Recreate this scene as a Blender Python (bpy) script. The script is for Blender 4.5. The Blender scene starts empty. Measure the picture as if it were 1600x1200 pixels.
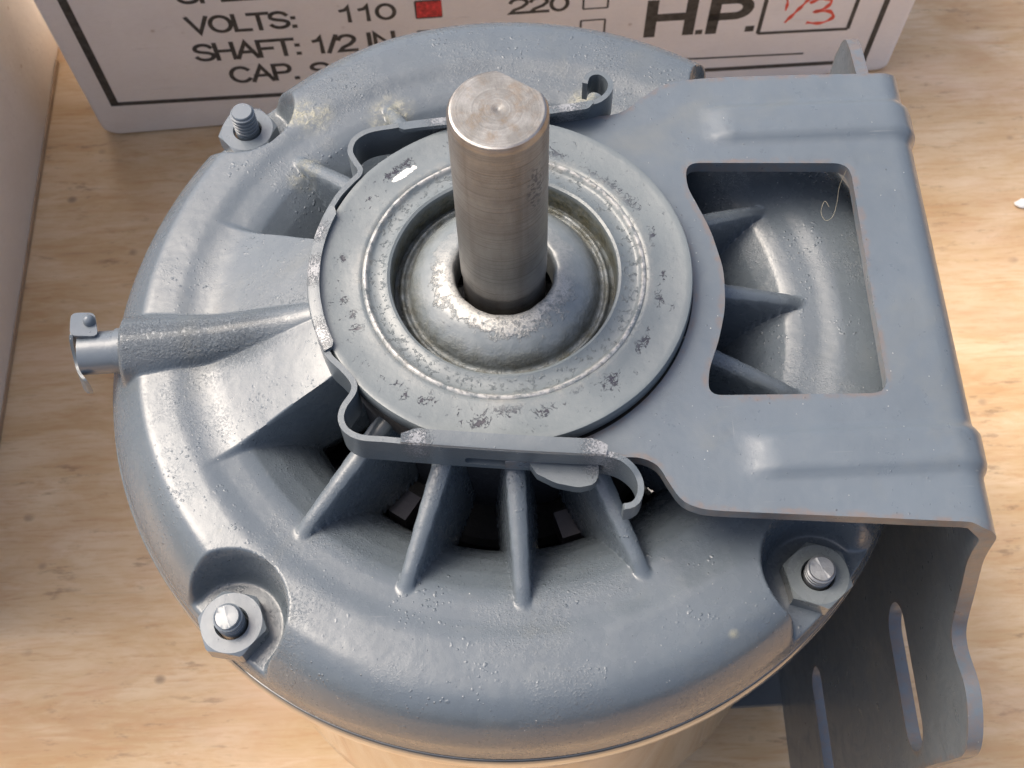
import bpy, bmesh, math, random
import numpy as np
from mathutils import Vector, Matrix, geometry

# ------------------------------------------------------------------ scene, camera, light
S = 0.001                 # all shapes below are written in millimetres
ZT = 176.0                # height of the mounting ring above the table (mm)
scene = bpy.context.scene
col = scene.collection
random.seed(4)

cam_d = bpy.data.cameras.new('camera')
cam = bpy.data.objects.new('camera', cam_d); col.objects.link(cam)
cam_d.sensor_fit = 'HORIZONTAL'; cam_d.sensor_width = 36.0; cam_d.lens = 45.0
cam_d.clip_start = 0.005; cam_d.clip_end = 50.0
R = ((0.9991947768, -0.0369792017, -0.0155671645),
     (0.0400333157, 0.8930535424, 0.4481659336),
     (-0.0026705071, -0.4484282653, 0.8938148350))
M = Matrix(R).transposed().to_4x4()
M.translation = Vector((0.0, -99.87 * S, (161.68 + ZT) * S))
cam.matrix_world = M
cam_d.dof.use_dof = True; cam_d.dof.focus_distance = 0.192; cam_d.dof.aperture_fstop = 75
scene.camera = cam

SUN_EL, SUN_AZ = math.radians(56), math.radians(154)      # azimuth of the light, counter-clockwise from +x
world = bpy.data.worlds.new('World'); scene.world = world; world.use_nodes = True
wn = world.node_tree; wn.nodes.clear()
sky = wn.nodes.new('ShaderNodeTexSky'); sky.sky_type = 'NISHITA'; sky.sun_disc = False
sky.sun_elevation = SUN_EL; sky.sun_rotation = math.pi / 2 - SUN_AZ
sky.air_density = 0.8; sky.dust_density = 7.0; sky.ozone_density = 0.6
bg = wn.nodes.new('ShaderNodeBackground'); bg.inputs[1].default_value = 0.15
wo = wn.nodes.new('ShaderNodeOutputWorld')
wn.links.new(sky.outputs[0], bg.inputs[0]); wn.links.new(bg.outputs[0], wo.inputs[0])
sun_d = bpy.data.lights.new('sun', 'SUN'); sun_d.energy = 1.2; sun_d.angle = math.radians(34)
sun_d.color = (1.0, 0.92, 0.80)
sun = bpy.data.objects.new('sun', sun_d); col.objects.link(sun)
sd = Vector((math.cos(SUN_EL) * math.cos(SUN_AZ), math.cos(SUN_EL) * math.sin(SUN_AZ), math.sin(SUN_EL)))
sun.rotation_euler = sd.to_track_quat('Z', 'Y').to_euler(); sun.location = sd * 2
scene.view_settings.view_transform = 'Standard'; scene.view_settings.look = 'None'
scene.view_settings.exposure = 0.95; scene.view_settings.gamma = 1.0

# ------------------------------------------------------------------ helpers
def empty(name, label, cat, loc=(0, 0, 0)):
    o = bpy.data.objects.new(name, None); col.objects.link(o)
    o.location = [c * S for c in loc]; o.empty_display_size = 0.02
    o['label'] = label; o['category'] = cat
    return o

def mesh_np(name, V, F, mat, parent=None, lift=ZT, smooth=True, sharp=35, flip=False):
    """V (n,3) mm, F list of index tuples; lift puts ring height at ZT."""
    V = np.array(V, float); V = V.copy(); V[:, 2] += lift; V *= S
    me = bpy.data.meshes.new(name)
    F = [tuple(int(i) for i in (f[::-1] if flip else f)) for f in F]
    me.from_pydata(V.tolist(), [], F); me.update()
    me.polygons.foreach_set('use_smooth', [smooth] * len(me.polygons))
    if smooth and sharp: me.set_sharp_from_angle(angle=math.radians(sharp))
    me.materials.append(mat)
    o = bpy.data.objects.new(name, me); col.objects.link(o)
    if parent: o.parent = parent
    return o

def joinVF(parts):
    V = []; F = []; n = 0
    for v, f in parts:
        v = np.array(v, float); V.append(v); F += [tuple(i + n for i in g) for g in f]; n += len(v)
    return np.concatenate(V), F

def lathe(prof, n=96, c=(0, 0), radf=None, a0=0.0):
    """prof list of (r,z) from top-inside outwards and down; normals outwards/up"""
    V = []; F = []
    for (r, z) in prof:
        for i in range(n):
            a = a0 + 2 * math.pi * i / n
            rr = r if radf is None else radf(r, z, a)
            V.append((c[0] + rr * math.cos(a), c[1] + rr * math.sin(a), z))
    m = len(prof)
    for j in range(m - 1):
        for i in range(n):
            k = (i + 1) % n
            F.append((j * n + i, (j + 1) * n + i, (j + 1) * n + k, j * n + k))
    return V, F

def box(x0, x1, y0, y1, z0, z1):
    V = [(x, y, z) for x in (x0, x1) for y in (y0, y1) for z in (z0, z1)]
    F = [(0, 1, 3, 2), (4, 6, 7, 5), (0, 4, 5, 1), (2, 3, 7, 6), (0, 2, 6, 4), (1, 5, 7, 3)]
    return V, F

def smoothpath(P, n=8, closed=False):
    P = [np.array(p, float) for p in P]; out = []
    m = len(P)
    for i in range(m - (0 if closed else 1)):
        g = (lambda k: P[k % m]) if closed else (lambda k: P[min(max(k, 0), m - 1)])
        p0, p1, p2, p3 = g(i - 1), g(i), g(i + 1), g(i + 2)
        for s in range(n):
            t = s / n
            out.append(0.5 * ((2 * p1) + (-p0 + p2) * t + (2 * p0 - 5 * p1 + 4 * p2 - p3) * t * t + (-p0 + 3 * p1 - 3 * p2 + p3) * t ** 3))
    if not closed: out.append(P[-1])
    return out

def resample(P, step, closed=False):
    P = np.array(P, float)
    if closed: P = np.vstack([P, P[:1]])
    d = np.r_[0, np.cumsum(np.linalg.norm(np.diff(P, axis=0), axis=1))]
    n = max(int(round(d[-1] / step)), 2)
    s = np.linspace(0, d[-1], n + 1)
    Q = np.stack([np.interp(s, d, P[:, k]) for k in range(P.shape[1])], 1)
    return Q[:-1] if closed else Q

def roundpoly(P, r, n=5):
    """round the corners of a closed polygon; r scalar or per-vertex"""
    out = []; m = len(P)
    for i in range(m):
        p = np.array(P[i], float); a = np.array(P[i - 1], float); b = np.array(P[(i + 1) % m], float)
        rr = r[i] if hasattr(r, '__len__') else r
        if rr <= 0: out.append(p); continue
        ua = (a - p); la = np.linalg.norm(ua); ua /= la; ub = (b - p); lb = np.linalg.norm(ub); ub /= lb
        t = min(rr, la * .48, lb * .48)
        p0 = p + ua * t; p1 = p + ub * t
        for k in range(n + 1):
            s = k / n; out.append((1 - s) ** 2 * p0 + 2 * s * (1 - s) * p + s * s * p1)
    return out

def inside(pts, poly):
    x, y = pts[:, 0], pts[:, 1]; r = np.zeros(len(pts), bool)
    P = np.array(poly); Q = np.roll(P, -1, 0)
    for (x0, y0), (x1, y1) in zip(P, Q):
        if y0 == y1: continue
        c = ((y0 > y) != (y1 > y)) & (x < (x1 - x0) * (y - y0) / (y1 - y0) + x0)
        r ^= c
    return r

def sheet(outline, holes, mapf, thick, step, estep=None):
    """a bent metal sheet: flat outline with holes, mapped by mapf(S,T)->pos,normal (numpy), given real thickness"""
    estep = estep or step
    loops = [resample(outline, estep, True)] + [resample(h, estep * .7, True) for h in holes]
    pts = np.concatenate(loops); edges = []; n = 0
    for l in loops:
        edges += [(n + i, n + (i + 1) % len(l)) for i in range(len(l))]; n += len(l)
    lo, hi = pts.min(0), pts.max(0)
    gx, gy = np.meshgrid(np.arange(lo[0] + step / 2, hi[0], step), np.arange(lo[1] + step / 2, hi[1], step))
    g = np.stack([gx.ravel(), gy.ravel()], 1)
    ok = inside(g, loops[0])
    for h in loops[1:]: ok &= ~inside(g, h)
    g = g[ok]
    dmin = np.full(len(g), 1e9)
    for k in range(0, len(pts), 50):
        dmin = np.minimum(dmin, ((g[:, None] - pts[None, k:k + 50]) ** 2).sum(2).min(1))
    g = g[dmin > (step * .45) ** 2]
    allp = np.vstack([pts, g])
    v, e, f, *_ = geometry.delaunay_2d_cdt([Vector(p) for p in allp], edges, [], 0, 1e-6)
    v = np.array([tuple(p) for p in v]); f = [tuple(t) for t in f]
    cen = np.array([v[list(t)].mean(0) for t in f])
    ok = inside(cen, loops[0])
    for h in loops[1:]: ok &= ~inside(cen, h)
    f = [t for t, k in zip(f, ok) if k]
    P, N = mapf(v[:, 0], v[:, 1])
    n = len(v)
    V = np.vstack([P, P - N * thick])
    F = []
    cnt = {}
    for t in f:
        a, b, c = v[t[0]], v[t[1]], v[t[2]]
        if (b[0] - a[0]) * (c[1] - a[1]) - (b[1] - a[1]) * (c[0] - a[0]) < 0: t = t[::-1]
        F.append(t); F.append(tuple(i + n for i in t[::-1]))
        for i in range(len(t)):
            ed = (t[i], t[(i + 1) % len(t)]); cnt[ed] = 1
    for (a, b) in cnt:
        if (b, a) not in cnt: F.append((b, a, a + n, b + n))
    return V, F

def sstep(a, b, x):
    t = np.clip((x - a) / (b - a), 0, 1); return t * t * (3 - 2 * t)

# ------------------------------------------------------------------ materials
class NT:
    def __init__(s, name, scale=1000.0):
        s.m = bpy.data.materials.new(name); s.m.use_nodes = True
        s.t = s.m.node_tree; s.t.nodes.clear()
        s.out = s.n('ShaderNodeOutputMaterial'); s.b = s.n('ShaderNodeBsdfPrincipled')
        s.l(s.b.outputs[0], s.out.inputs[0])
        s.tc = s.n('ShaderNodeTexCoord')
        s.mp = s.n('ShaderNodeMapping'); s.mp.inputs['Scale'].default_value = (scale,) * 3
        s.l(s.tc.outputs['Object'], s.mp.inputs[0]); s.co = s.mp.outputs[0]
        s.h = None
    def n(s, t, **k):
        x = s.t.nodes.new(t)
        for a, b in k.items(): setattr(x, a, b)
        return x
    def l(s, a, b): s.t.links.new(a, b)
    def v(s, sock, x):
        if hasattr(x, 'links'): s.l(x, sock)
        else: sock.default_value = x
    def vec(s, sx, sy, sz, off=(0, 0, 0), rot=(0, 0, 0)):
        m = s.n('ShaderNodeMapping'); m.inputs['Scale'].default_value = (sx, sy, sz); m.inputs['Location'].default_value = off
        m.inputs['Rotation'].default_value = rot
        s.l(s.co, m.inputs[0]); return m.outputs[0]
    def noise(s, scale, detail=4, rough=.55, co=None, dist=0):
        n = s.n('ShaderNodeTexNoise'); s.l(co or s.co, n.inputs['Vector'])
        n.inputs['Scale'].default_value = scale; n.inputs['Detail'].default_value = detail
        n.inputs['Roughness'].default_value = rough; n.inputs['Distortion'].default_value = dist
        return n.outputs['Fac']
    def voro(s, scale, feature='F1', co=None, rnd=1):
        n = s.n('ShaderNodeTexVoronoi', feature=feature); s.l(co or s.co, n.inputs['Vector'])
        n.inputs['Scale'].default_value = scale; n.inputs['Randomness'].default_value = rnd
        return n.outputs['Distance']
    def ramp(s, x, stops, interp='LINEAR'):
        n = s.n('ShaderNodeValToRGB'); n.color_ramp.interpolation = interp; s.l(x, n.inputs[0])
        while len(n.color_ramp.elements) > 1: n.color_ramp.elements.remove(n.color_ramp.elements[-1])
        for i, (p, c) in enumerate(stops):
            e = n.color_ramp.elements[0] if i == 0 else n.color_ramp.elements.new(p)
            e.position = p
            if not hasattr(c, '__len__'): c = (c, c, c)
            e.color = (*c[:3], 1)
        return n.outputs[0]
    def math(s, op, a, b=0.5, clamp=False):
        n = s.n('ShaderNodeMath', operation=op, use_clamp=clamp); s.v(n.inputs[0], a); s.v(n.inputs[1], b); return n.outputs[0]
    def mix(s, f, a, b, blend='MIX'):
        n = s.n('ShaderNodeMix', data_type='RGBA', blend_type=blend)
        s.v(n.inputs[0], f); s.v(n.inputs[6], a if hasattr(a, 'links') else (*a[:3], 1)); s.v(n.inputs[7], b if hasattr(b, 'links') else (*b[:3], 1))
        return n.outputs[2]
    def xyz(s):
        n = s.n('ShaderNodeSeparateXYZ'); s.l(s.co, n.inputs[0]); return n.outputs
    def bump(s, h, dist_mm, strength=1.0):
        n = s.n('ShaderNodeBump'); n.inputs['Distance'].default_value = dist_mm * S; n.inputs['Strength'].default_value = strength
        s.l(h, n.inputs['Height'])
        if s.h: s.l(s.h, n.inputs['Normal'])
        s.h = n.outputs[0]; s.l(s.h, s.b.inputs['Normal'])
    def blob(s, cx, cy, cz, r, rot=0, ay=1.0):
        """1 inside an ellipse round a point (mm, table-based z), falling to 0"""
        mp = s.n('ShaderNodeMapping', vector_type='TEXTURE')
        mp.inputs['Location'].default_value = (cx, cy, cz); mp.inputs['Rotation'].default_value = (0, 0, rot); mp.inputs['Scale'].default_value = (r, r * ay, r * 3)
        s.l(s.co, mp.inputs[0])
        g = s.n('ShaderNodeVectorMath', operation='LENGTH'); s.l(mp.outputs[0], g.inputs[0])
        return s.math('SUBTRACT', 1.0, g.outputs['Value'], True)
    def set(s, **k):
        for a, b in k.items(): s.v(s.b.inputs[a.replace('_', ' ')], b)

PAINT = (0.096, 0.118, 0.139)
def paint(name, base=PAINT, rough=0.27, grain=0.05, peel=0.04, dirt=0.35, casting=False, coat=0.25, wave=0.12):
    k = NT(name)
    big = k.noise(.035, 5, .6); mid = k.noise(.35, 4, .6)
    c = k.mix(k.ramp(big, [(.35, 0), (.7, 1)]), [x * .93 for x in base], [x * 1.07 for x in base])
    c = k.mix(k.math('MULTIPLY', k.ramp(mid, [(.5, 0), (.75, 1)]), .25), c, (0.118, 0.136, 0.146))
    # yellowish dust film in patches
    dn = k.ramp(k.noise(.06, 6, .65, dist=.6), [(.56, 0), (.74, 1)])
    c = k.mix(k.math('MULTIPLY', dn, dirt * .4), c, (0.165, 0.16, 0.125))
    # small dark pits and pale specks
    sp = k.ramp(k.voro(.42), [(.035, 1), (.075, 0)]); sm = k.ramp(k.noise(.12, 3), [(.48, 0), (.6, 1)])
    c = k.mix(k.math('MULTIPLY', k.math('MULTIPLY', sp, sm), .75), c, (0.03, 0.032, 0.035))
    ws = k.ramp(k.voro(.75, co=k.vec(1, 1, 1, (37, 11, 5))), [(.045, 1), (.09, 0)]); wm = k.ramp(k.noise(.09, 4, co=k.vec(1, 1, 1, (9, 70, 2))), [(.52, 0), (.62, 1)])
    c = k.mix(k.math('MULTIPLY', k.math('MULTIPLY', ws, wm), .8), c, (0.55, 0.55, 0.52))
    sc1 = k.ramp(k.noise(1.0, 2, .5, co=k.vec(.06, 2.2, 1, (3, 1, 0), (0, 0, .6))), [(.72, 0), (.745, 1)]); sc2 = k.ramp(k.noise(1.0, 2, .5, co=k.vec(2.4, .07, 1, (8, 1, 0), (0, 0, .3))), [(.73, 0), (.75, 1)])
    scm = k.math('MULTIPLY', k.math('MAXIMUM', sc1, sc2), k.ramp(k.noise(.11, 3, co=k.vec(1, 1, 1, (60, 2, 9))), [(.5, 0), (.62, 1)]))
    c = k.mix(k.math('MULTIPLY', scm, .35), c, (0.24, 0.25, 0.25))
    c = k.mix(k.math('MULTIPLY', k.ramp(k.noise(.22, 6, .7, co=k.vec(1, 1, 1, (5, 50, 5)), dist=.5), [(.58, 0), (.72, 1)]), .35), c, [x * .72 for x in base])
    k.set(Base_Color=c, Roughness=k.math('ADD', k.math('MULTIPLY', mid, .22), rough - .11), Specular_IOR_Level=.42, Coat_Weight=coat, Coat_Roughness=.06)
    k.bump(k.noise(.13, 3, .55, co=k.vec(1, 1, 1, (4, 4, 1))), wave)
    k.bump(k.noise(.55, 3, .5), peel)                                  # orange peel
    k.bump(k.noise(5.0, 4, .7), grain * .35)
    k.bump(sp, .04); k.bump(ws, .05)
    if casting:
        area = k.ramp(k.noise(.06, 4, .6, co=k.vec(1, 1, 1, (3, 8, 2))), [(.47, 0), (.64, 1)])
        g = k.math('MULTIPLY', k.ramp(k.noise(2.6, 4, .65), [(.5, 0), (.72, 1)]), area)
        k.bump(g, .06)
        X, Y, Z = k.xyz()
        boss = k.math('MULTIPLY', k.math('MULTIPLY', k.ramp(k.math('DIVIDE', k.math('MULTIPLY', X, -1.0), 100), [(.33, 0), (.40, 1), (.60, 1), (.62, 0)]), k.ramp(k.math('ADD', k.math('DIVIDE', Y, 40), .5), [(.30, 0), (.38, 1), (.47, 1), (.52, 0)])), k.ramp(k.noise(2.0, 5, .7), [(.42, 0), (.7, 1)]))
        k.bump(boss, .16)
        w = k.math('MULTIPLY', k.ramp(k.voro(1.3, 'SMOOTH_F1', co=k.vec(1, 1, 1, (1, 2, 3))), [(.08, 1), (.25, 0)]), k.ramp(k.noise(.14, 3), [(.52, 0), (.64, 1)]))
        k.bump(w, .11)
        base = k.b.inputs['Base Color'].links[0].from_socket
        dn2 = k.ramp(k.noise(.9, 5, .7, dist=.8), [(.46, 0), (.6, 1)]); acc = None
        for (bx, by, bz, br) in ((-32.5, 29.5, 166, 4.2), (-18.5, 41.5, 165, 5.5), (16, 42.5, 165, 5), (-33, 41, 164, 6), (0, -64, 152, 1.4), (-43, -34, 160, 1.0), (30, -52, 160, 1.2)):
            b_ = k.blob(bx, by, bz, br, .5, .8); acc = b_ if acc is None else k.math('MAXIMUM', acc, b_)
        dm = k.math('MULTIPLY', k.math('MULTIPLY', acc, 1.5, True), k.math('MULTIPLY', k.math('ADD', dn2, .35), k.ramp(k.noise(.25, 4, .7, co=k.vec(1, 1, 1, (2, 7, 0))), [(.38, 0), (.62, 1)])))
        k.l(k.mix(k.math('MULTIPLY', dm, .5), base, (0.42, 0.39, 0.25)), k.b.inputs['Base Color'])
        k.bump(dm, .05)
    return k

kbr = paint('bracket_paint', rough=.31, dirt=.55, coat=.16, wave=.2)
ge = kbr.n('ShaderNodeNewGeometry')
pe = kbr.math('MULTIPLY', kbr.ramp(ge.outputs['Pointiness'], [(.58, 0), (.70, 1)]), kbr.ramp(kbr.noise(.5, 5, .7), [(.40, 0), (.62, 1)]))
kbr.l(kbr.mix(kbr.math('MULTIPLY', pe, .55), kbr.b.inputs['Base Color'].links[0].from_socket, (0.15, 0.105, 0.08)), kbr.b.inputs['Base Color'])
smu = kbr.ramp(kbr.noise(.09, 6, .7, dist=1.0, co=kbr.vec(1, 1, 1, (31, 5, 0))), [(.50, 0), (.64, 1)])
kbr.l(kbr.math('ADD', kbr.b.inputs['Roughness'].links[0].from_socket, kbr.math('MULTIPLY', smu, .16)), kbr.b.inputs['Roughness'])
m_bracket = kbr.m
kb = paint('casting_paint', (0.088, 0.107, 0.124), rough=.27, casting=True, dirt=.5, coat=.22, wave=.2)
m_bell = kb.m
kcl = paint('clamp_paint', (0.095, 0.114, 0.128), rough=.32, grain=.10, dirt=.3)
acc = None
for (bx, by, br) in ((12.5, -29.5, 4.5), (-13, -27, 3.2), (-27.8, 1, 4), (-26.5, -10, 4), (-9, 28.3, 4), (11, 29.8, 4.5), (-28, 8, 3)):
    b_ = kcl.blob(bx, by, ZT, br); acc = b_ if acc is None else kcl.math('MAXIMUM', acc, b_)
fl_ = kcl.math('MULTIPLY', kcl.math('MULTIPLY', acc, 2.2, True), kcl.ramp(kcl.math('ADD', kcl.math('MULTIPLY', kcl.noise(3.4, 4, .75), .75), kcl.math('MULTIPLY', acc, .22)), [(.47, 0), (.53, 1)]))
kcl.l(kcl.mix(kcl.math('MULTIPLY', fl_, .3), kcl.b.inputs['Base Color'].links[0].from_socket, (0.50, 0.49, 0.50)), kcl.b.inputs['Base Color'])
kcl.bump(fl_, .08)
m_clamp = kcl.m
m_nut = paint('nut_paint', (0.112, 0.134, 0.155), rough=.3, grain=.05).m

# ring: chipped, cracked paint
def ring_mat():
    k = NT('ring_paint'); X, Y, Z = k.xyz()
    big = k.noise(.1, 5, .6)
    c = k.mix(k.ramp(big, [(.35, 0), (.7, 1)]), (0.106, 0.126, 0.135), (0.136, 0.156, 0.161))
    r = k.math('SQRT', k.math('ADD', k.math('MULTIPLY', X, X), k.math('MULTIPLY', Y, Y)))
    band = k.math('MULTIPLY', k.ramp(k.math('DIVIDE', r, 40), [(.54, 0), (.585, 1)]), k.ramp(k.math('DIVIDE', r, 40), [(.635, 1), (.675, 0)]))
    dv = k.n('ShaderNodeTexNoise'); k.l(k.co, dv.inputs['Vector']); dv.inputs['Scale'].default_value = .8; dv.inputs['Detail'].default_value = 4
    add = k.n('ShaderNodeVectorMath', operation='MULTIPLY_ADD'); k.l(dv.outputs['Color'], add.inputs[0]); add.inputs[1].default_value = (3.4, 3.4, 0); k.l(k.co, add.inputs[2])
    acc = None
    for (bx, by, br, ba, bs) in ((-17, 18.3, 2.6, .7, .5), (-14.5, 20.6, 2.4, .6, .5), (-20, 14, 1.6, .5, .6), (-23.9, 3.5, 1.3, 1.5, .6), (-23.6, -3.6, 1.4, 1, .8), (-22.2, -6.0, 1.2, 1, .7), (-21.3, -8.4, 1.9, .2, .5),
                             (-14.5, -19.6, 1.6, .9, .6), (-11.2, -20.6, 2.2, .1, .5), (-4.5, -24.2, 3.4, .05, .45), (-.5, -22.6, 3.4, .1, .5), (4.5, -23, 3.2, .2, .4), (9.5, -20, 2.0, .7, .5), (14.2, -18.8, 3.4, .9, .4), (19.2, -13.0, 3.0, 1.0, .4),
                             (22.6, -5.2, 2.4, 1.4, .5), (23.4, -1.6, 1.8, 1.5, .4), (22.3, 5.3, 2.8, 1.5, .35), (19.5, 11.5, 3.0, 2.2, .5), (14, 16.5, 3.8, 2.5, .5), (8.6, 20.6, 3.4, 2.8, .5), (17, 15, 3, 2.3, .5)):
        b_ = k.blob(bx, by, ZT, br, ba, bs); acc = b_ if acc is None else k.math('MAXIMUM', acc, b_)
    crack = k.ramp(k.voro(.75, 'DISTANCE_TO_EDGE', co=add.outputs[0]), [(.02, 1), (.05, 0)])
    cm = k.ramp(k.math('ADD', k.math('MULTIPLY', k.noise(.4, 6, .75, co=k.vec(1, 1, 0, (4, 1, 0))), 1.0), k.math('MULTIPLY', acc, .25)), [(.60, 0), (.63, 1)])
    chips = k.ramp(k.math('ADD', k.math('MULTIPLY', k.noise(.55, 7, .72, co=k.vec(1, 1, 0, (12, 3, 0)), dist=2.0), 1.0), k.math('MULTIPLY', acc, .17)), [(.648, 0), (.656, 1)])
    dark = k.math('MULTIPLY', k.math('MAXIMUM', k.math('MULTIPLY', crack, cm), chips), band)
    grime = k.math('MULTIPLY', k.ramp(k.noise(.3, 5, .65), [(.45, 0), (.7, 1)]), k.ramp(k.math('DIVIDE', r, 40), [(.49, 0), (.515, 1), (.53, .8), (.57, 0)]))
    c = k.mix(k.math('MULTIPLY', grime, .55), c, (0.30, 0.285, 0.25))
    c = k.mix(k.math('MULTIPLY', dark, 1.0), c, (0.016, 0.016, 0.028))
    # worn bright metal on the ridge and rims
    wear = k.math('MULTIPLY', k.ramp(k.math('DIVIDE', r, 40), [(.505, 0), (.512, 1), (.52, 1), (.527, 0)]), k.ramp(k.noise(.5, 4, .7), [(.42, 0), (.55, 1)]))
    c = k.mix(k.math('MULTIPLY', wear, .6), c, (0.55, 0.53, 0.50))
    sc = k.math('MULTIPLY', k.blob(-14.7, 18.6, ZT, 3.2, math.radians(38), .24), k.ramp(k.noise(1.6, 4), [(.35, .5), (.55, 2)]))
    c = k.mix(k.ramp(sc, [(.35, 0), (.5, .95)]), c, (0.75, 0.73, 0.66))
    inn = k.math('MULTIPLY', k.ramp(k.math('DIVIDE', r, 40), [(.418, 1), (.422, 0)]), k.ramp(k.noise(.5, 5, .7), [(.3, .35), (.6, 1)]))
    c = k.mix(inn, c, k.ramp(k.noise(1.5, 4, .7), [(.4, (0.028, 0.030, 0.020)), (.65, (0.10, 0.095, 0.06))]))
    k.set(Base_Color=c, Roughness=k.ramp(big, [(.3, .34), (.7, .46)]), Coat_Weight=.12, Coat_Roughness=.2)
    k.bump(k.noise(.5, 4, .6), .09); k.bump(k.math('SUBTRACT', 1.0, dark), .07)
    k.bump(k.math('MULTIPLY', k.ramp(k.noise(1.2, 5, .7), [(.55, 0), (.72, 1)]), k.ramp(k.math('DIVIDE', r, 40), [(.43, .2), (.46, 1), (.50, 1), (.56, 0)])), .16)
    return k.m
m_ring = ring_mat()

# hub nose: paint with bare, dirty metal round the shaft and grit low down
def hub_mat():
    k = NT('hub_paint'); X, Y, Z = k.xyz()
    r = k.math('SQRT', k.math('ADD', k.math('MULTIPLY', X, X), k.math('MULTIPLY', Y, Y)))
    n1 = k.noise(.45, 6, .65)
    c = k.mix(k.ramp(n1, [(.4, 0), (.7, 1)]), (0.13, 0.15, 0.158), (0.17, 0.188, 0.192))
    rr = k.math('ADD', k.math('DIVIDE', r, 20), k.math('MULTIPLY', k.math('SUBTRACT', k.noise(.35, 6, .7), .5), .55))
    bare = k.ramp(rr, [(.49, 1), (.55, 0)])
    front = k.ramp(k.math('DIVIDE', k.math('SUBTRACT', 4.0, k.math('ADD', Y, k.math('MULTIPLY', X, .3))), 20), [(0, 0), (.35, 1)])
    bare = k.math('MULTIPLY', bare, k.math('MAXIMUM', front, .25))
    c = k.mix(bare, c, k.ramp(k.noise(1.2, 5, .7), [(.35, (0.14, 0.155, 0.16)), (.5, (0.36, 0.355, 0.33)), (.62, (0.16, 0.17, 0.17)), (.75, (0.26, 0.22, 0.16))]))
    gr = k.math('MULTIPLY', k.ramp(k.math('DIVIDE', r, 20), [(.58, 0), (.76, 1)]), k.ramp(k.noise(.4, 5, .7), [(.38, 0), (.62, 1)]))
    c = k.mix(k.math('MULTIPLY', gr, .85), c, k.ramp(k.noise(3, 3), [(.35, (0.03, 0.032, 0.02)), (.7, (0.12, 0.115, 0.08))]))
    k.set(Base_Color=c, Metallic=k.math('MULTIPLY', bare, .25), Roughness=k.math('ADD', .3, k.math('MULTIPLY', gr, .4)), Coat_Weight=.15)
    k.bump(k.math('MULTIPLY', k.noise(2.2, 5, .7), gr), .35)
    k.bump(bare, .08); k.bump(k.noise(.5, 4, .6), .08); k.bump(k.math('MULTIPLY', k.noise(1.8, 5, .7), bare), .1)
    return k.m
m_hub = hub_mat()

def shaft_mat():
    k = NT('shaft_steel'); X, Y, Z = k.xyz()
    lines = k.noise(1.0, 5, .6, co=k.vec(.05, .05, 3.2, rot=(.05, 0, 0)))
    stain = k.noise(.16, 5, .65, co=k.vec(1, 1, .6))
    c = k.mix(k.ramp(stain, [(.32, 0), (.72, 1)]), (0.25, 0.235, 0.22), (0.40, 0.39, 0.375))
    c = k.mix(k.math('MULTIPLY', k.ramp(lines, [(.5, 0), (.68, 1)]), .4), c, (0.12, 0.095, 0.08))
    vert = k.ramp(k.noise(.5, 3, .5, co=k.vec(1, 1, .03, (5, 0, 0))), [(.5, 0), (.7, 1)])
    c = k.mix(k.math('MULTIPLY', vert, .3), c, (0.13, 0.105, 0.09))
    bl = k.math('MULTIPLY', k.blob(4.6, -4.4, ZT + 27, 2.0), k.ramp(k.noise(1.4, 4, .7), [(.5, 0), (.56, 1)]))
    c = k.mix(k.ramp(bl, [(.05, 0), (.35, .6)]), c, (0.05, 0.05, 0.075))
    k.set(Base_Color=c, Metallic=.9, Roughness=k.math('ADD', .33, k.math('MULTIPLY', lines, .2)), Anisotropic=.4)
    k.bump(lines, .09); k.bump(k.noise(3, 4, .7), .03); k.bump(k.ramp(k.voro(.9), [(.05, 0), (.1, 1)]), .03)
    return k.m
def shaft_end_mat():
    k = NT('shaft_end_steel'); X, Y, Z = k.xyz()
    r = k.math('SQRT', k.math('ADD', k.math('MULTIPLY', X, X), k.math('MULTIPLY', Y, Y)))
    rw = k.math('ADD', r, k.math('MULTIPLY', k.noise(.3, 2), .5))
    w = k.n('ShaderNodeCombineXYZ'); k.l(rw, w.inputs[0])
    rings = k.noise(3.2, 4, .75, co=w.outputs[0]); rings2 = k.math('MULTIPLY', rings, k.ramp(k.noise(.4, 3), [(.3, .4), (.7, 1)]))
    rust = k.math('MULTIPLY', k.ramp(k.noise(.5, 6, .7, co=k.vec(1, 1, 1, (3, 9, 0))), [(.48, 0), (.66, 1)]), k.ramp(k.math('DIVIDE', r, 7), [(.55, 1), (.95, .25)]))
    c = k.mix(k.ramp(rings2, [(.25, 0), (.5, 1)]), (0.155, 0.152, 0.145), (0.25, 0.248, 0.24))
    c = k.mix(k.math('MULTIPLY', rust, .6), c, (0.15, 0.105, 0.065))
    k.set(Base_Color=c, Metallic=.6, Roughness=.55)
    k.bump(rings, .05); k.bump(k.noise(1.5, 5, .7), .05)
    return k.m
m_shaft, m_shaft_end = shaft_mat(), shaft_end_mat()

def simple(name, color, rough=.5, metal=0.0, bump=None, var=.15, vs=.1, coat=0):
    k = NT(name); n = k.noise(vs, 5, .6)
    c = k.mix(k.ramp(n, [(.3, 0), (.7, 1)]), [x * (1 - var) for x in color], [min(x * (1 + var), 1) for x in color])
    k.set(Base_Color=c, Roughness=rough, Metallic=metal, Coat_Weight=coat)
    if bump: k.bump(k.noise(bump[0], 4, .6), bump[1])
    return k.m
m_dark = simple('dark_iron_and_gap_shade', (0.02, 0.022, 0.026), .6, bump=(.8, .2))
m_rubber = simple('black_rubber', (0.03, 0.03, 0.032), .6, bump=(2, .05))
m_wind = simple('varnished_winding', (0.045, 0.04, 0.045), .35, bump=(.6, .3))
m_blade = simple('bare_aluminium', (0.17, 0.16, 0.165), .5, .3, bump=(1, .1))
m_collar = simple('polished_band', (0.16, 0.17, 0.18), .12, 0.6, bump=(.15, .03), coat=1.0)
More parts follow.
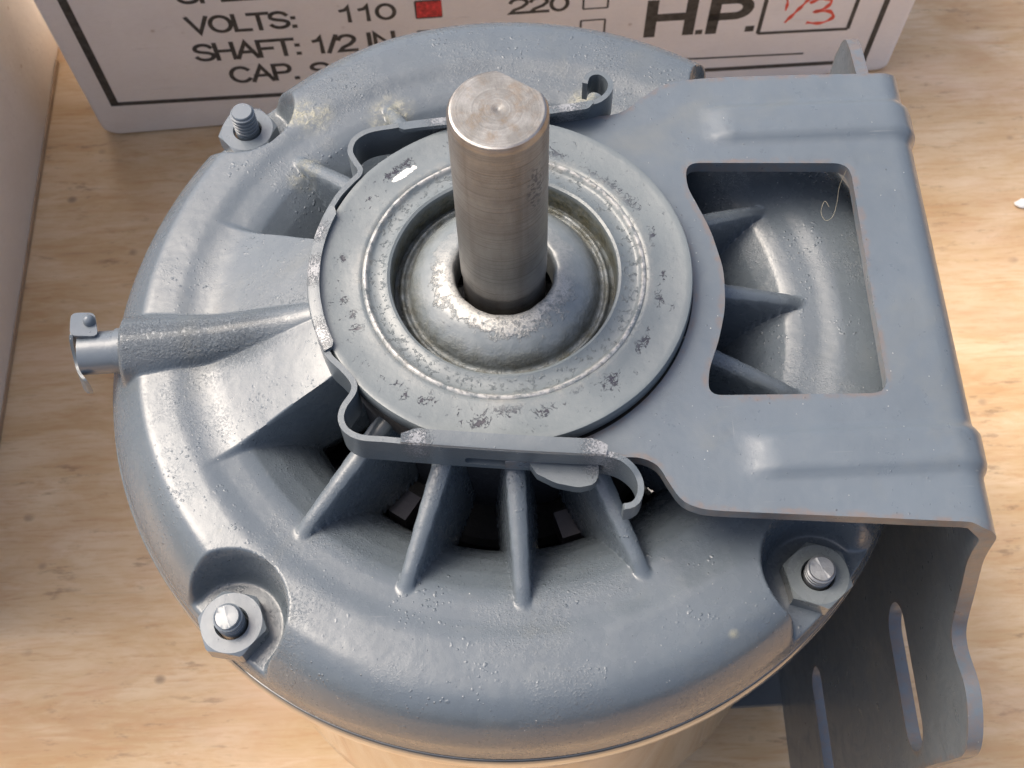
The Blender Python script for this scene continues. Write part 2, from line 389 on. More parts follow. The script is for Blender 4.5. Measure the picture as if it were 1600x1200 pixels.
m_shell = simple('glossy_shell_paint', (0.085, 0.10, 0.11), .13, 0.35, bump=(.15, .03), coat=1.0)
m_thread = simple('screw_steel', (0.19, 0.20, 0.21), .42, .4, bump=(2, .06))
m_nutR = paint('worn_nut_metal', (0.13, 0.148, 0.152), rough=.28, grain=.08).m
m_fibre = simple('pale_fibre', (0.26, 0.235, 0.17), .7)

def card_mat():
    k = NT('white_carton_board')
    n = k.noise(.03, 5, .6); f = k.noise(.5, 5, .7, co=k.vec(1, 1, 3))
    c = k.mix(k.ramp(n, [(.35, 0), (.7, 1)]), (0.78, 0.75, 0.725), (0.86, 0.84, 0.82))
    c = k.mix(k.math('MULTIPLY', k.ramp(f, [(.5, 0), (.75, 1)]), .2), c, (0.56, 0.50, 0.46))
    k.l(c, k.b.inputs['Base Color']); k.set(Roughness=.7)
    cr = k.ramp(k.noise(.6, 2, .5, co=k.vec(.05, 1, .9, (3, 1, 0), (0, .5, 0))), [(.69, 0), (.74, 1)])
    k.bump(cr, .15); k.bump(k.noise(.08, 3), .6); k.bump(k.noise(1.2, 4, .7), .08)
    return k
kc = card_mat()
# kraft-brown bruises low on the face
sp = kc.math('MULTIPLY', kc.ramp(kc.voro(.11), [(.02, 1), (.10, 0)]), kc.ramp(kc.noise(.05, 3), [(.52, 0), (.6, 1)]))
base_link = kc.b.inputs['Base Color'].links[0].from_socket
kc.l(kc.mix(kc.math('MULTIPLY', sp, .6), base_link, (0.30, 0.20, 0.12)), kc.b.inputs['Base Color'])
m_card = kc.m
m_kraft = simple('brown_board_edge', (0.36, 0.25, 0.16), .8, bump=(1, .1))
m_ink = simple('black_print', (0.05, 0.048, 0.044), .6, var=.6, vs=.5)
m_red = simple('red_marker', (0.60, 0.045, 0.045), .6, var=.55, vs=.7)
m_pen = simple('red_pen', (0.75, 0.10, 0.06), .6, var=.2, vs=.5)

def wood_mat():
    k = NT('birch_plywood')
    co = k.vec(.16, 1, 1)
    big = k.noise(.022, 5, .62, co=k.vec(.4, 1, 1), dist=1.0)
    mid = k.noise(.07, 6, .65, co=k.vec(.3, 1, 1, (30, 4, 0)), dist=.8)
    fine = k.noise(.55, 8, .75, co=k.vec(.11, 1, 1), dist=.7)
    c = k.mix(k.ramp(big, [(.36, 0), (.64, 1)]), (0.50, 0.325, 0.165), (0.60, 0.425, 0.245))
    c = k.mix(k.math('MULTIPLY', k.ramp(mid, [(.42, 0), (.66, 1)]), .75), c, (0.69, 0.54, 0.36))
    c = k.mix(k.math('MULTIPLY', k.ramp(fine, [(.47, 0), (.66, 1)]), .55), c, (0.48, 0.26, 0.12))
    pinkish = k.ramp(k.noise(.03, 4, .6, co=k.vec(.5, 1, 1, (80, 9, 0))), [(.5, 0), (.7, 1)])
    c = k.mix(k.math('MULTIPLY', pinkish, .3), c, (0.62, 0.42, 0.31))
    # dark flecks along the grain
    fl = k.math('MULTIPLY', k.ramp(k.noise(.35, 5, .7, co=k.vec(.25, 1, 1, (7, 1, 0))), [(.57, 0), (.66, 1)]), k.ramp(k.noise(.04, 3), [(.44, 0), (.58, 1)]))
    c = k.mix(k.math('MULTIPLY', fl, .5), c, (0.17, 0.105, 0.065))
    dots = k.math('MULTIPLY', k.ramp(k.voro(.07, co=k.vec(.8, 1, 1, (3, 3, 3))), [(.04, 1), (.11, 0)]), k.ramp(k.noise(.05, 3, co=k.vec(1, 1, 1, (9, 1, 4))), [(.44, 0), (.56, 1)]))
    c = k.mix(k.math('MULTIPLY', dots, .6), c, (0.16, 0.115, 0.085))
    scr = k.math('MULTIPLY', k.ramp(k.noise(1.0, 2, .5, co=k.vec(.03, 1.1, 1, (3, 1, 0), (0, 0, 1.0))), [(.70, 0), (.73, 1)]), k.ramp(k.noise(.03, 3, co=k.vec(1, 1, 1, (90, 1, 4))), [(.45, 0), (.58, 1)]))
    c = k.mix(k.math('MULTIPLY', scr, .35), c, (0.30, 0.20, 0.13))
    stain = k.ramp(k.noise(.02, 5, .7, co=k.vec(.6, 1, 1, (55, 3, 0))), [(.58, 0), (.75, 1)])
    c = k.mix(k.math('MULTIPLY', stain, .25), c, (0.33, 0.23, 0.16))
    pores = k.ramp(k.noise(1.6, 4, .6, co=k.vec(.09, 1, 1, (2, 2, 2))), [(.62, 0), (.70, 1)])
    c = k.mix(k.math('MULTIPLY', pores, .4), c, (0.34, 0.20, 0.10))
    k.set(Base_Color=c, Roughness=.6, Specular_IOR_Level=.25)
    k.bump(fine, .06); k.bump(k.noise(3, 3, co=k.vec(.1, 1, 1)), .03)
    return k.m
m_wood = wood_mat()

# ------------------------------------------------------------------ the setting: tabletop
V, F = box(-900, 900, -600, 900, -20, 0)
ta = mesh_np('tabletop', V, F, m_wood, lift=0, smooth=False)
ta['kind'] = 'structure'

# ------------------------------------------------------------------ the motor
motor = empty('electric_motor', 'grey painted electric motor standing on end with its bare steel shaft pointing up', 'motor')

# ---- end bell: one casting, shaped on a fine polar grid
NTH = 1320
prof = [(25.5, -6.3), (29, -7.2), (33.5, -8.8), (38, -10.6), (43, -12.6), (46.5, -13.7), (50, -13.9), (54, -13.8), (57, -13.8), (59, -14.1),
        (60.8, -14.9), (62.2, -16.1), (63.3, -17.8), (64.3, -20.2), (65.0, -23.9), (65.5, -25.6), (65.65, -26.6)]
pp = resample(smoothpath(prof, 10), .30)
th = np.linspace(0, 2 * np.pi, NTH, endpoint=False)
Rg, TH = np.meshgrid(pp[:, 0], th, indexing='ij'); Zg = np.repeat(pp[:, 1][:, None], NTH, 1).copy()
Zp = Zg.copy()
def adiff(a, b): return (a - b + np.pi) % (2 * np.pi) - np.pi
# vents
SEC = adiff(TH, math.radians(181.6)); half = math.radians(25.2)
secm = sstep(-.5, .7, (np.abs(SEC) - half) * Rg)        # 0 in the solid sector, 1 where vents are
zr = np.interp(Rg, [24, 34.0, 35.0, 36.2, 38, 41, 44, 46.5, 49, 52, 70], [-28, -28, -24.3, -22.3, -20.0, -17.2, -15.1, -14.0, -13.3, -12.2, 9])
kk = 0.5
def smin(a, b, k):
    h = np.clip(.5 + .5 * (b - a) / k, 0, 1); return b * (1 - h) + a * h - k * h * (1 - h)
def smax(a, b, k): return -smin(-a, -b, k)
vent = smin(Zg, zr, 2.4)
Zg = Zg * (1 - secm) + vent * secm
RIBS = [-132, -110.2, -89, -66.8, -43.5, -19.5, 1, 23.5, 46, 68.5, 91, 113.8, 136.5]
ribmask = np.zeros_like(Zg, bool)
for a in RIBS:
    d = adiff(TH, math.radians(a)) * Rg
    w = 1.15 + .25 * sstep(46, 30, Rg)
    t = np.abs(d) / w
    top = np.interp(Rg, [24, 29, 38, 44.5, 47.5, 51, 70], [-6.4, -7.2, -10.4, -12.9, -14.6, -18, -40])
    zrib = top - .55 * t ** 2 - np.maximum(0, t - 1) ** 1.0 * 14
    m = (np.abs(d) < 6) & (Rg < 52)
    Zg = np.where(m, smax(Zg, zrib, .45), Zg)
    ribmask |= (np.abs(d) < w * 1.9) & (Rg < 50)
# through-bolt recesses
BOLTS = [(-132.2, 62.0), (-43.6, 61.2), (135.6, 62.0), (46.2, 61.8)]
FLOOR = -22.8
crisp = sstep(math.radians(75), math.radians(45), np.abs(adiff(TH, math.radians(180)))) * .9 + .1
def prz(P):
    q_ = np.array(smoothpath(P, 12)); return np.interp(Rg, q_[:, 0], q_[:, 1])
Zc = prz([(48, -13.7), (52, -13.6), (56, -13.7), (58.0, -13.9), (59.2, -14.6), (61, -16.3), (62.8, -18.6), (64.4, -21.6), (65.2, -24), (65.65, -26.8), (70, -60)])
Zround = prz([(48, -13.7), (52, -13.5), (56, -13.5), (58.5, -13.65), (60.2, -14.0), (61.8, -15.0), (63.2, -16.6), (64.4, -19.0), (65.2, -22), (65.65, -26.8), (70, -60)])
tgt = Zc * crisp + Zround * (1 - crisp)
Zg = np.where((Rg > 49) & (Zp > -26.6), Zg + (tgt - Zg) * sstep(49, 53, Rg) * sstep(-26.4, -24.5, Zp), Zg)
squeeze = 1 - .011 * sstep(math.radians(60), math.radians(20), np.abs(adiff(TH, math.radians(185)))) * sstep(50, 58, Rg)
X = Rg * squeeze * np.cos(TH); Y = Rg * squeeze * np.sin(TH)
for a, rb in BOLTS:
    ar = math.radians(a); u = X * math.cos(ar) + Y * math.sin(ar) - rb; t = -X * math.sin(ar) + Y * math.cos(ar)
    tw = np.maximum(0, np.abs(t) - 1.1 * sstep(0, 5, u) * np.maximum(u, 0))
    d = np.where(u > 0, tw, np.hypot(u, t))
    zrec = FLOOR + np.interp(d, [0, 7.1, 7.6, 8.1, 8.6, 9.2, 9.9, 20], [0, 0, .5, 2.2, 5.4, 9.5, 20, 200])
    Zg = smin(Zg, zrec, 2.2 * sstep(12, 8, d) + .01)
    
# oiler boss
ar = math.radians(182.3); u = X * math.cos(ar) + Y * math.sin(ar); t = -X * math.sin(ar) + Y * math.cos(ar)
rad = np.interp(u, [28, 36, 46, 56, 62], [1.2, 2.7, 4.1, 5.3, 5.8]); zc = np.interp(u, [28, 36, 46, 56, 62], [-8.4, -11.4, -14.2, -15.6, -16.1])
q = rad ** 2 - t ** 2
zb = np.where(q > 0, zc + np.sqrt(np.maximum(q, 0)), zc - (np.abs(t) - rad) * 3)
zb = zb - np.maximum(0, u - 59.6) ** 2 * 2.4
Zg = np.where((u > 26) & (Zp > -24.6), smax(Zg, zb, 1.6), Zg)
Zg = np.maximum(Zg, -27.0)
hole_ = (Zg < -26.95) & (Rg < 36.5)
rng = np.random.RandomState(3)
Zg[:, :] += 0.10 * np.sin(TH * 3 + 1) * sstep(66, 60, Rg) * sstep(25, 45, Rg)
nr = len(pp)
Vb = np.stack([X.ravel(), Y.ravel(), Zg.ravel()], 1)
Fb = []
for j in range(nr - 1):
    b = j * NTH
    hr = hole_[j] & hole_[j + 1]
    ii = np.nonzero(~(hr & np.roll(hr, -1)))[0]
    for i in ii:
        k2 = (i + 1) % NTH
        Fb.append((b + i, b + NTH + i, b + NTH + k2, b + k2))
# fold the lower lip in under the rim
lip, n0 = [], len(Vb)
for rr, zz in ((65.3, -26.9), (63.6, -27.0)):
    lip.append(np.stack([rr * np.cos(th), rr * np.sin(th), np.full(NTH, zz)], 1))
Vb = np.vstack([Vb] + lip)
prev = (nr - 1) * NTH
for s in range(2):
    cur = n0 + s * NTH
    for i in range(NTH):
        k2 = (i + 1) % NTH; Fb.append((prev + i, cur + i, cur + k2, prev + k2))
    prev = cur
used = np.zeros(len(Vb), bool)
for f in Fb: used[list(f)] = True
idx = np.cumsum(used) - 1
bell = mesh_np('end_bell', Vb[used], [tuple(idx[i] for i in f) for f in Fb], m_bell, motor, sharp=60)
so = bell.modifiers.new('wall', 'SOLIDIFY'); so.thickness = 2.2 * S; so.offset = -1

# ---- shell and rear end
shell_prof = [(59.5, -30), (60.0, -34), (60.0, -128), (60.3, -129), (60.3, -131), (59.8, -132), (59.2, -146), (57, -153), (44, -158), (30, -160), (30, -168), (27.8, -168.5), (27.8, -175.9), (10, -175.9)]
V, F = lathe(resample(shell_prof, 3).tolist(), 160)
mesh_np('shell', V, F, m_shell, motor)
V, F = lathe([(63.0, -26.8), (65.7, -27.0), (66.0, -27.3), (66.15, -28.0), (66.2, -30.2), (66.1, -31.4), (65.8, -31.8), (65.3, -31.9), (65.3, -32.3), (65.8, -32.5), (65.7, -33.3), (59, -33.8)], 200)
V = np.array(V); a_ = np.arctan2(V[:, 1], V[:, 0]); V[:, :2] *= (1 - .012 * sstep(math.radians(60), math.radians(20), np.abs(adiff(a_, math.radians(185)))))[:, None]
mesh_np('shell_collar', V, F, m_collar, motor)
# seam and rolled bead just under the bell
V, F = lathe([(59.9, -41), (60.7, -41.6), (60.9, -42.4), (60.7, -43.2), (59.9, -43.8)], 160)
mesh_np('shell_bead', V, F, m_shell, motor)

# ---- inside: stator, winding, rotor with little blades
V, F = lathe([(30, -52), (31, -48), (38, -47), (60.5, -48), (60.8, -60)], 96)
V2, F2 = lathe([(0.1, -45), (26, -45), (27, -46), (27, -58)], 64)
mesh_np('stator', *joinVF([(V, F), (V2, F2)]), m_dark, motor)
parts = []
for i in range(24):
    a = 2 * math.pi * i / 24 + .05
    P = smoothpath([(33 * math.cos(a - .1), 33 * math.sin(a - .1), -47), (35 * math.cos(a), 35 * math.sin(a), -35 - 2 * math.sin(i * 2.1)), (43 * math.cos(a + .15), 43 * math.sin(a + .15), -34), (46 * math.cos(a + .3), 46 * math.sin(a + .3), -47)], 6)
    V = []; F = []
    for j, p in enumerate(P):
        tg = P[min(j + 1, len(P) - 1)] - P[max(j - 1, 0)]; tg = tg / np.linalg.norm(tg)
        e1 = np.cross(tg, [0, 0, 1.0]); e1 /= np.linalg.norm(e1) + 1e-9; e2 = np.cross(tg, e1)
        for q_ in range(8):
            w = q_ * math.pi / 4; V.append(p + 2.8 * (e1 * math.cos(w) + e2 * math.sin(w)))
        if j:
            for q_ in range(8):
                F.append(((j - 1) * 8 + q_, (j - 1) * 8 + (q_ + 1) % 8, j * 8 + (q_ + 1) % 8, j * 8 + q_))
    parts.append((V, F))
wd = mesh_np('winding', *joinVF(parts), m_wind, motor)
blade_me = None
for i in range(7):
    a = math.radians(-125 + 360 / 7 * i)
    if blade_me is None:
        V, F = box(28.0, 32.5, -1.7, 1.7, -33.5, -29.0)
        bl = mesh_np('rotor_blade', V, F, m_blade, motor, smooth=False); blade_me = bl.data
    else:
        bl = bpy.data.objects.new('rotor_blade', blade_me); col.objects.link(bl); bl.parent = motor
    bl.rotation_euler = (0, 0, a)
# bearing hub of the casting, inside the ring
V, F = lathe([(24.0, -7), (25.4, -7.6), (25.6, -9), (25.6, -30), (20, -31)], 96)
mesh_np('bearing_housing', V, F, m_dark, motor)  # near-black colour paints the shade of the clamp gap onto the hub

# ---- mounting ring (dished steel ring on a rubber cushion)
ring_prof = [(16.6, -8.5), (16.75, -1.3), (16.95, -.45), (17.35, -.25), (17.8, -.5), (18.6, -.7), (19.6, -.75), (20.05, -.6), (20.3, -.25), (20.55, -.05), (20.85, -.12), (21.05, -.36), (21.35, -.2), (21.7, -.2),
             (22.4, -.3), (24, -.34), (25.6, -.26), (26.7, -.12), (27.4, -.03), (27.75, -.1), (27.9, -.4), (27.95, -1.0), (27.95, -2.4), (27.7, -2.8)]
V, F = lathe(ring_prof, 256)
V = np.array(V); aa = np.arctan2(V[:, 1], V[:, 0]); rr = np.hypot(V[:, 0], V[:, 1])
V[:, 2] += .10 * np.sin(5 * aa + 1) * sstep(20, 24, rr) + .06 * np.sin(11 * aa)
ringo = mesh_np('mounting_ring', V, F, m_ring, motor, sharp=50)
V, F = lathe([(27.2, -2.6), (26.9, -3.6), (27.3, -4.2), (27.3, -8.5), (24, -9)], 128)
mesh_np('rubber_cushion', V, F, m_rubber, ringo)

# ---- hub nose with the shaft hole
hub_prof = [(7.3, -6), (7.35, -1.2), (7.5, -.1), (7.9, .3), (8.8, .35), (10.5, -.1), (12, -.9), (13.3, -2.0), (14.0, -3.2), (14.3, -4.2), (14.6, -4.5), (15.0, -4.5), (15.3, -4.0), (15.7, -4.1), (16.0, -4.8), (16.8, -5.2)]
V, F = lathe(resample(smoothpath(hub_prof, 6), .22).tolist(), 220)
V = np.array(V); aa = np.arctan2(V[:, 1], V[:, 0]); rr = np.hypot(V[:, 0], V[:, 1])
lump = np.sin(7 * aa + 2) * .5 + np.sin(13 * aa) * .3 + np.sin(23 * aa + rr * 3) * .25
V[:, 2] += .07 * lump * sstep(10, 8.2, rr) * sstep(7.3, 8, rr)
k_ = 1 + .006 * np.sin(9 * aa) * (rr < 8.4) + .004 * np.sin(17 * aa + 1) * (rr < 8.4); V[:, 0] *= k_; V[:, 1] *= k_
hub = mesh_np('hub_nose', V, F, m_hub, motor, sharp=0)

# ---- shaft
FL_A, FL_D = math.radians(55), 4.95
def dflat(r, z, a):
    c_ = math.cos(a - FL_A)
    if c_ > .02 and r * c_ > FL_D * min(1, r / 6.0 + .0): return min(r, FL_D / c_)
    return r
H = 37.4
sp_ = [(5.75, H), (6.0, H - .12), (6.32, H - .75), (6.35, H - 1.2), (6.30, H - 1.5), (6.35, H - 1.9), (6.30, H - 2.3), (6.35, H - 2.8)] + [(6.35, z) for z in np.linspace(H - 4, 2, 10)] + [(6.3, 1.6), (6.15, 1.0), (6.15, -8), (6.15, -60)]
V, F = lathe(sp_, 144, radf=dflat)
shaft = mesh_np('shaft', V, F, m_shaft, motor, sharp=30)
V, F = lathe([(0.02, H - .18), (.2, H - .12), (.35, H), (1.2, H + .01), (3, H + .01), (5.5, H + .01), (5.75, H)], 144, radf=dflat)
mesh_np('shaft_end', V, F, m_shaft_end, shaft, sharp=60)

# ---- bracket and base plate: one bent sheet of steel
X0, RB, LEAN = 62.3, 3.9, 3.4
L1 = RB * math.pi / 2
def emb(x, y, ycs):
    h = 0
    for yc, slope, h0 in ycs:
        yy = yc + slope * (x - 33)
        wy = np.abs(y - yy)
        e = sstep(4.1, 2.3, wy) * sstep(31.5, 37.5, x)
        h = h + h0 * e * sstep(L1 + 17 + X0, L1 + X0 + 8, x)
    return h
EM = [(27.6, 0, .9), (-29.7, 0, .9)]
def bent(s, t):
    d = np.maximum(s - X0, 0); ph = np.clip(d / RB, 0, math.pi / 2); rest = np.maximum(d - L1, 0)
    x = np.minimum(s, X0) + RB * np.sin(ph); z = -3.0 - RB * (1 - np.cos(ph)) - rest
    sl = sstep(0, 26, rest) * LEAN; x = x + sl
    N = np.stack([np.sin(ph), 0 * s, np.cos(ph)], 1)
    P = np.stack([x, t, z], 1)
    return P + N * emb(s, t, EM)[:, None], N
def sz(z): return X0 + L1 + (-z - 3.0 - RB)      # flat coordinate of a depth on the plate
arc = [(28.2 * math.cos(a), 28.2 * math.sin(a)) for a in np.radians(np.linspace(84, -84, 40))]
outl = [(-1, 28.6), (-1, 30.0), (10, 30.2), (17.5, 30.3), (20.5, 31.2), (23.5, 33.6), (26.6, 35.8), (30, 36.7), (36, 37.1), (50, 37.0), (62.3, 36.7), (66, 37.2),
        (sz(-10), 38.5), (sz(-18), 42), (sz(-23), 48), (sz(-25.5), 56), (sz(-27), 63), (sz(-29.5), 67.2), (sz(-35), 69.3), (sz(-44), 69.6), (sz(-90), 67), (sz(-160), 65), (sz(-168), 63), (sz(-172), 57),
        (sz(-172), 30), (sz(-172), -27), (sz(-172), -54), (sz(-169), -60), (sz(-160), -62), (sz(-90), -62), (sz(-60), -63.6), (sz(-45), -65.0), (sz(-40), -65.2), (sz(-37), -63.8), (sz(-34.5), -60.5), (sz(-33.5), -56),
        (sz(-35.3), -50), (sz(-33.5), -46.6), (sz(-27), -44.2), (sz(-16), -43.0), (sz(-8), -42.6), (64.0, -41.9),
        (62.0, -41.0), (58, -40.6), (46, -39.5), (34.7, -38.5), (27.5, -37.8), (25.0, -37.2), (23.1, -36.0), (21.6, -33.4), (20.3, -30.9), (18, -29.6), (15, -29.4), (8, -29.5), (-1, -29.4), (-1, -28.2)]
outl = outl[:2] + [tuple(p) for p in smoothpath(outl[2:-2], 5)] + outl[-2:]
outl = outl + arc[::-1][0:0]
saddle = [(28.2 * math.cos(a), 28.2 * math.sin(a)) for a in np.radians(np.linspace(-91, 91, 60))]
outl = [p for p in outl if not (p[0] < 0 and abs(p[1]) < 29)] + saddle
wtop = roundpoly([(29.2, 20.4), (54.8, 19.1), (54.2, -21.1), (28.4, -20.3), (29.0, -16.2), (31.0, -11.3), (32.5, -6.0), (33.0, .5), (31.8, 7.6), (30.2, 12.4), (28.9, 16.0)], [2.4, 2.6, 2.6, 2.0, 1.5, 2, 2, 2, 2, 2, 1.8])
def slot(zc, hw, y0, y1):
    P = [];
    for k in range(13):
        a = math.pi * k / 12; P.append((sz(zc) + hw * math.cos(a), y1 - hw * .9 + hw * math.sin(a) * .9))
    for k in range(13):
        a = math.pi + math.pi * k / 12; P.append((sz(zc) + hw * math.cos(a), y0 + hw * .9 + hw * math.sin(a) * .9))
    return P
slots = [slot(-62.5, 4.9, -60.5, -34.5), slot(-130, 4.7, -56, -29), slot(-62.5, 4.9, 36, 62), slot(-130, 4.7, 32, 58)]
V, F = sheet(outl, [wtop] + slots, bent, 2.3, .75, .8)
plate = mesh_np('mounting_bracket', V, F, m_bracket, motor, sharp=40)
bv = plate.modifiers.new('softened_edges', 'BEVEL'); bv.width = .35 * S; bv.segments = 2; bv.limit_method = 'ANGLE'; bv.angle_limit = math.radians(60)
# rear saddle bracket, folded in from the lower end of the base
def rear(s, t): return np.stack([s, t, -171.6 + 0 * s], 1), np.stack([0 * s, 0 * s, 1 + 0 * s], 1)
ro = [(69.2, 30), (40, 30), (16, 30)] + [(29.0 * math.cos(a), 29.0 * math.sin(a)) for a in np.radians(np.linspace(84, -84, 30))] + [(16, -29), (40, -28.5), (69.2, -28)]
V, F = sheet(ro[::-1], [], rear, 2.2, 4)
mesh_np('rear_bracket', V, F, m_bracket, motor)
# the tongue that pokes out through the clamp strap
for sgn, pts in ((1, [(2.0, -26.5), (2.4, -29.3), (3.4, -31.0), (6.0, -32.5), (9.2, -33.3), (11.4, -32.9), (12.1, -31.6), (12.1, -26.5)]), (-1, [(2.0, 27.6), (2.4, 30.3), (4.2, 32.0), (7.0, 33.0), (9.4, 32.4), (10.4, 30.8), (10.6, 27.6)])):
    P = resample(pts, .6)
    def tong(s, t): return np.stack([s, t, -3.6 - .06 * (np.abs(t) - 28)], 1), np.stack([0 * s, 0 * s, 1 + 0 * s], 1)
    V, F = sheet(P if sgn == 1 else P[::-1], [], tong, 2.0, .8)
    mesh_np('bracket_tongue', V, F, m_clamp, plate, sharp=40)

# ---- the strap clamp round the ring
TCK = .85
path = [(14.6, 35.0), (15.2, 36.4), (16.7, 36.6), (17.8, 35.1), (17.6, 33.0), (16.5, 31.5), (14.8, 30.7), (10, 30.05), (4, 29.45), (-4, 28.8), (-12, 28.2), (-16.6, 27.6), (-20.5, 26.9), (-22.9, 25.2), (-23.6, 22.6), (-22.6, 20.2), (-21.9, 18.8), (-23.2, 17.2)]
path += [(29.1 * math.cos(a), 29.1 * math.sin(a)) for a in np.radians(np.linspace(149, 208, 16))]
path += [(-23.9, -15.6), (-22.4, -17.6), (-22.3, -19.0), (-23.6, -21.2), (-24.0, -23.2), (-23.2, -25.2), (-21.0, -26.6), (-17.5, -27.1), (-14, -27.6), (-6, -28.6), (2, -29.5), (9, -30.2), (12.6, -30.5), (15.0, -31.4), (16.7, -33.2), (17.0, -35.2), (16.2, -36.9), (14.8, -37.2)]
cp = np.array(smoothpath(path, 8)); cp = resample(cp, .35)
cd = np.r_[0, np.cumsum(np.linalg.norm(np.diff(cp, axis=0), axis=1))]
tg = np.gradient(cp, axis=0); tg /= np.linalg.norm(tg, axis=1)[:, None]
nm = np.stack([-tg[:, 1], tg[:, 0]], 1)             # left normal; path runs counter-clockwise -> points inwards
def at_s(s):
    return np.stack([np.interp(s, cd, cp[:, 0]), np.interp(s, cd, cp[:, 1])], 1), np.stack([np.interp(s, cd, nm[:, 0]), np.interp(s, cd, nm[:, 1])], 1)
def near(x, y): return cd[np.argmin((cp[:, 0] - x) ** 2 + (cp[:, 1] - y) ** 2)]
ZTOP, ZBOT = .35, -6.0
def strap(s, t):
    P, N = at_s(s); return np.stack([P[:, 0], P[:, 1], t], 1), np.stack([-N[:, 0], -N[:, 1], 0 * s], 1)
Lc = cd[-1]
sA, sB = near(-6.5, -28.7), near(13, -30.6); sC, sD = near(13, 30.4), near(-3, 28.9)
hl = lambda a, b: roundpoly([(a, -2.9), (b, -2.9), (b, -4.9), (a, -4.9)], .8, 3)
o_ = []
for s in np.linspace(0, Lc, 120): o_.append((s, ZBOT + 1.3 * max(sstep(6, 1, s), sstep(Lc - 6, Lc - 1, s))))
for s in np.linspace(Lc, 0, 120): o_.append((s, ZTOP - .9 * max(sstep(7, 5.5, s), sstep(Lc - 7, Lc - 5.5, s))))
V, F = sheet(o_, [hl(sA, sB), hl(sC, sD)], strap, TCK, .6, .5)
strap_part = (V, F)
# inward lip on the arc and on the two straights
def lip_part(s0, s1, w, drop=.0, tilt=0.0, taper=1.0):
    ss = np.arange(s0, s1, .4); P, N = at_s(ss); n = len(ss); V = []; F = []
    for i in range(n):
        e = min((ss[i] - s0) / taper, (s1 - ss[i]) / taper, 1); e = max(e, .02)
        ww = w * (.55 + .45 * e)
        for (a_, z_) in ((-.02, ZTOP - .1), (.15, ZTOP + .28), (.6, ZTOP + .45), (ww, ZTOP + .45 + tilt), (ww, ZTOP - .35 + tilt), (.8, ZTOP - .4)):
            V.append((P[i, 0] + N[i, 0] * a_, P[i, 1] + N[i, 1] * a_, z_))
        if i:
            for k in range(6):
                k2 = (k + 1) % 6; F.append(((i - 1) * 6 + k, i * 6 + k, i * 6 + k2, (i - 1) * 6 + k2))
    F.append(tuple(range(6))); F.append(tuple((n - 1) * 6 + k for k in range(5, -1, -1)))
    return V, F
lips = [lip_part(near(-26.2, 12.6), near(-25.8, -12.8), 1.9, tilt=.1), lip_part(near(-15.2, -27.4), near(13.2, -30.6), 2.2, tilt=.35, taper=2.0), lip_part(near(14.8, 30.7), near(-16.0, 27.7), 2.0, tilt=.3)]
clamp = mesh_np('strap_clamp', *joinVF([strap_part] + lips), m_clamp, motor, sharp=45)

# ---- through-bolt nuts and screws
def hexr(R_, a): 
    a = (a + math.pi / 6) % (math.pi / 3) - math.pi / 6
    return R_ * math.cos(math.pi / 6) / math.cos(a + 0) if True else R_
def hexrad(R_, a, rot):
    b = (a - rot) % (math.pi / 3) - math.pi / 6
    return R_ * math.cos(math.pi / 6) / math.cos(b)
def nut_mesh(cx, cy, rot, zf, tilt=0):
    n = 72; R_ = 5.25; h = 3.3
    V = []; F = []
    def ringv(fn, z): 
        base = len(V)
        for i in range(n):
            a = 2 * math.pi * i / n; r_, dz = fn(a); V.append((cx + r_ * math.cos(a), cy + r_ * math.sin(a), z + dz))
        return base
    rs = [ringv(lambda a: (2.3, -.8), zf + h), ringv(lambda a: (2.55, 0), zf + h), ringv(lambda a: (4.5, 0), zf + h),
          ringv(lambda a: (hexrad(R_, a, rot), -.05 - (hexrad(R_, a, rot) - 4.5) * .6), zf + h), ringv(lambda a: (hexrad(R_, a, rot) * 1.0, 0), zf - .3)]
    for a_, b_ in zip(rs[:-1], rs[1:]):
        for i in range(n):
            k = (i + 1) % n; F.append((a_ + i, b_ + i, b_ + k, a_ + k))
    return V, F
def screw_mesh(cx, cy, zf, top, rot, cut):
    n = 40; V = []; F = []; z = top; prof_ = [(0.01, top), (.9, top), (1.7, top), (1.85, top - .2), (1.85, top - .5)]
    zz = top - .65; k = 0
    while zz > zf + .5:
        prof_ += [(2.13, zz), (2.13, zz - .42), (1.62, zz - .62)]; zz -= .86
    prof_.append((2.1, zf + .3)); prof_.append((2.1, zf - 2))
    V, F = lathe(prof_, n, (cx, cy)); V = [list(v) for v in V]
    for i, v in enumerate(V):
        d_ = (v[0] - cx) * math.cos(rot) + (v[1] - cy) * math.sin(rot)
        if i < 3 * n and cut: v[2] -= cut * (1 if d_ < .1 else 0) * (.2 + .3 * abs(d_))
    return V, F
NR = [math.radians(-12), math.radians(-20), math.radians(10), math.radians(5)]
for i, (a, rb) in enumerate(BOLTS):
    cx, cy = rb * math.cos(math.radians(a)), rb * math.sin(math.radians(a))
    V, F = nut_mesh(cx, cy, NR[i], FLOOR)
    nut = mesh_np('hex_nut', V, F, m_nutR if i == 1 else m_nut, motor, sharp=22)
    nut['label'] = ['front left nut with grey paint', 'front right nut with worn bright corners', 'rear left nut with a long screw end', 'rear right nut under the bracket edge'][i]
    V, F = screw_mesh(cx, cy, FLOOR + 3.3, FLOOR + [6.6, 6.2, 8.4, 6.4][i], math.radians([20, 25, 0, 0][i]), [.45, .5, 0, 0][i])
    mesh_np('screw_end', V, F, m_thread if i == 1 else m_nut, nut, sharp=24)

